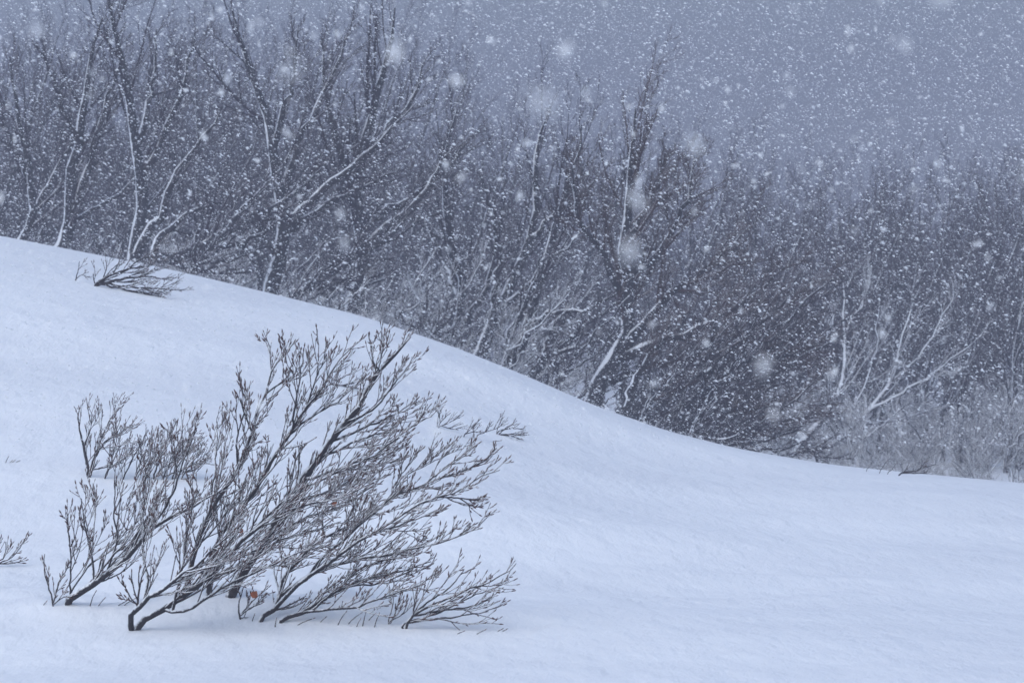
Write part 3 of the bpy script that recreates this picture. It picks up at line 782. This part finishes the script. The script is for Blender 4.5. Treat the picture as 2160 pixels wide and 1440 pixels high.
shrub("bare_shrub", "sprig of budded twigs cut off by the frame edge beside the snow", [([(-12, 1196), (6, 1178), (12, 1160), (12, 1142)], 5), ([(-8, 1192), (20, 1178), (36, 1162), (53, 1139)], 4.5), ([(-6, 1192), (18, 1188), (43, 1184)], 3.5)], R3, ntw=9, orders=((.03, (.03, .07), 4),), tl=(.05, .16), depth=.1)
shrub("bare_shrub", "dark bent twigs lying along the crest edge before the snowy hollow", [([(1899, 1003), (1925, 994), (1952, 986), (1975, 978)], 7), ([(1905, 1000), (1935, 998), (1955, 998)], 4), ([(1935, 990), (1945, 984), (1950, 975)], 4)], R3, ntw=3, orders=((.03, (.03, .07), 4),), tl=(.05, .16), bud=.016, mats=(M_BARESHOOT, M_BARESHOOT), depth=.1)
for lab, pl in [("short twig poking out of the crest edge beside its thinner neighbour", [(1854, 998), (1862, 985), (1871, 972)]), ("thinnest twig poking out of the crest edge next to the bent twigs", [(1872, 1000), (1882, 988), (1889, 980)]), ("tiny twig tip poking out of the crest edge, the one farthest from the bent twigs", [(1827, 994), (1830, 988), (1833, 984)])]:
    shrub("twig_tip", lab, [(pl, 4)], R3, cat="twig", group="twig tips on the crest edge", ntw=0, orders=(), bud=.016, mats=(M_BARESHOOT, M_BARESHOOT), depth=.05)
# tips of buried shoots along the foot of the clump
for (x, y, dx, dy) in [(532, 1310, 3, -10), (580, 1322, 2, -14), (628, 1318, 30, -14), (676, 1312, 8, -8), (713, 1318, 14, -26), (735, 1316, 24, -22), (752, 1322, 6, -14), (765, 1320, 6, -26), (778, 1308, 10, -12), (790, 1322, 8, -24), (250, 1278, 14, -10), (262, 1277, 20, -14), (92, 1277, 3, -6),
                       (964, 1337, 10, -5), (1006, 1337, 14, -8), (1050, 1331, 5, -3), (1060, 1331, 5, -3), (12, 976, 4, -10), (20, 976, 3, -3), (26, 976, 3, -4), (34, 975, 4, -3), (190, 1278, 10, -28), (208, 1278, 10, -14), (985, 935, 12, -3), (1038, 932, 16, -3)]:
    lab = "reddish twig tip barely out of the snow at the frame edge" if x < 60 else ("twig tip poking out of the snow on the slope under the tufts" if y < 1000 else "short twig tip poking out of the snow along the foot of the clump")
    shrub("twig_tip", lab, [([(x, y), (x + dx * .45, y + dy * .55), (x + dx, y + dy)], 2.6)], R3, cat="twig",
          group={"r": "reddish twig tips by the frame edge", "t": "twig tips under the tufts", "s": "twig tips along the foot of the clump"}[lab[0]], ntw=0, orders=(), bud=.014, depth=.03, sink=.03)

# the last dry leaves, caught in the twigs
def leaf(x, y, Y, size, rot, label):
    n = 9
    u = np.linspace(0, 1, n)
    w = np.sin(np.pi * u ** .8) * .42 * (1 + .18 * (np.arange(n) % 2))
    rows = []
    for i in range(n):
        for s in (-1, -.5, 0, .5, 1):
            rows.append([w[i] * s, .16 * abs(s) * w[i] * 2 + .15 * math.sin(u[i] * 4), u[i] - .5])
    top = np.array(rows) * size
    bot = top + np.array([0, .0006, 0])
    v = np.concatenate([top, bot])
    q = []
    for i in range(n - 1):
        for j in range(4):
            a = i * 5 + j
            q.append([a, a + 1, a + 6, a + 5]); q.append([a + n * 5, a + 5 + n * 5, a + 6 + n * 5, a + 1 + n * 5])
    o = link("dry_leaf", make_mesh("dry_leaf", v, np.array(q), [M_LEAF]), None, tuple(P(x, y, Y)))
    o.rotation_euler = rot
    tag(o, label, "leaf")
YL = ground_pick(505, 1306) - .06
leaf(537, 1253, YL, .030, (.1, .5, .2), "brightest orange dry leaf, caught low in the twigs above a small sprig")
leaf(509, 1119, YL, .021, (.2, -.7, .3), "dull reddish dry leaf caught deep inside the middle of the clump")
leaf(706, 1062, YL, .020, (-.2, 1.1, .4), "small curled red dry leaf near the dark slanting stem of the clump")

# ------------------------------------------------------------------ falling snow
R4 = np.random.default_rng(77)
def flake_clump(rng):
    """an irregular clump of ice needles: a few crossed bits"""
    V, Q = [], []
    n0 = 0
    for k in range(9):
        c = rng.normal(0, .33, 3); d = nrm(rng.normal(0, 1, 3)); e = nrm(np.cross(d, rng.normal(0, 1, 3))); f = np.cross(d, e)
        L, W = rng.uniform(.3, .6), rng.uniform(.18, .32)
        v = np.array([c + d * L, c - d * L, c + e * W, c - e * W, c + f * W, c - f * W])
        V.append(v)
        Q += [[n0 + a, n0 + b, n0 + c_] for a, b, c_ in [(0, 2, 4), (0, 4, 3), (0, 3, 5), (0, 5, 2), (1, 4, 2), (1, 3, 4), (1, 5, 3), (1, 2, 5)]]
        n0 += 6
    return np.concatenate(V), np.array(Q)
FL = []
for k in range(5):
    v, q = flake_clump(R4)
    FL.append(make_mesh("snowflake", v * .5, q, [M_FLAKE], smooth=False))
def flake_spots(n, ya, yb, margin, p=3):
    Y = (ya ** p + (yb ** p - ya ** p) * R4.uniform(0, 1, n)) ** (1 / p)
    X = R4.uniform(-1, 1, n) * (.1316 * Y + margin)
    Z = CAM_Z + R4.uniform(-.3, 1, n) * (.0878 * Y + margin * .3)
    ok = Z > terrain(X, Y) + .05
    return X[ok], Y[ok], Z[ok]
X, Y, Z = flake_spots(330, 1.4, 9.0, .10, 2)
for i in range(min(300, len(X))):
    o = link("snowflake", FL[i % 5], None, (X[i], Y[i], Z[i]))
    s = R4.uniform(.006, .015)
    o.scale = (s, s, s)
    o.rotation_euler = tuple(R4.uniform(0, 6.28, 3))
    tag(o, "soft blurred snowflake drifting close to the camera", "snowflake", "snowflakes drifting close by")
X, Y, Z = flake_spots(255000, 8.5, 50.0, .25)
n = len(X)
oct_v = np.array([[1, .3, -.4], [-1, .3, -.4], [0, -.9, .2], [0, .5, .9]], float) * 1.15
oct_q = np.array([(0, 1, 2), (0, 2, 3), (1, 3, 2), (0, 3, 1)])
size = np.minimum(np.exp(R4.normal(math.log(.0023), .45, n)), .0018 + .00018 * Y)
# loose grains blown along the snow of the crest
m = 9000
Xg = R4.uniform(-4.2, 4.2, m); Yg = R4.uniform(24.5, 29.5, m)
Zg = terrain(Xg, Yg) + np.abs(R4.normal(0, .045, m)) + .004
X, Y, Z = np.concatenate([X, Xg]), np.concatenate([Y, Yg]), np.concatenate([Z, Zg])
size = np.concatenate([size, R4.uniform(.0010, .0026, m)])
n = len(X)
sv = oct_v[None] * size[:, None, None] * R4.uniform(.65, 1.3, (n, 4, 1))
sv[:, :, 0] *= 1.5                                  # clumps lie along the wind
tilt = R4.normal(.35, .25, n)
ca, sa = np.cos(tilt)[:, None], np.sin(tilt)[:, None]
xr = sv[:, :, 0] * ca + sv[:, :, 2] * sa; zr = -sv[:, :, 0] * sa + sv[:, :, 2] * ca
sv[:, :, 0], sv[:, :, 2] = xr, zr
sv += np.stack([X, Y, Z], -1)[:, None, :]
sq = oct_q[None] + (np.arange(n) * 4)[:, None, None]
tag(link("falling_snow", make_mesh("falling_snow", sv.reshape(-1, 3), sq.reshape(-1, 3), [M_FLAKE], smooth=False)), "fine white snow driven through the air before the trees", None, None, "stuff")
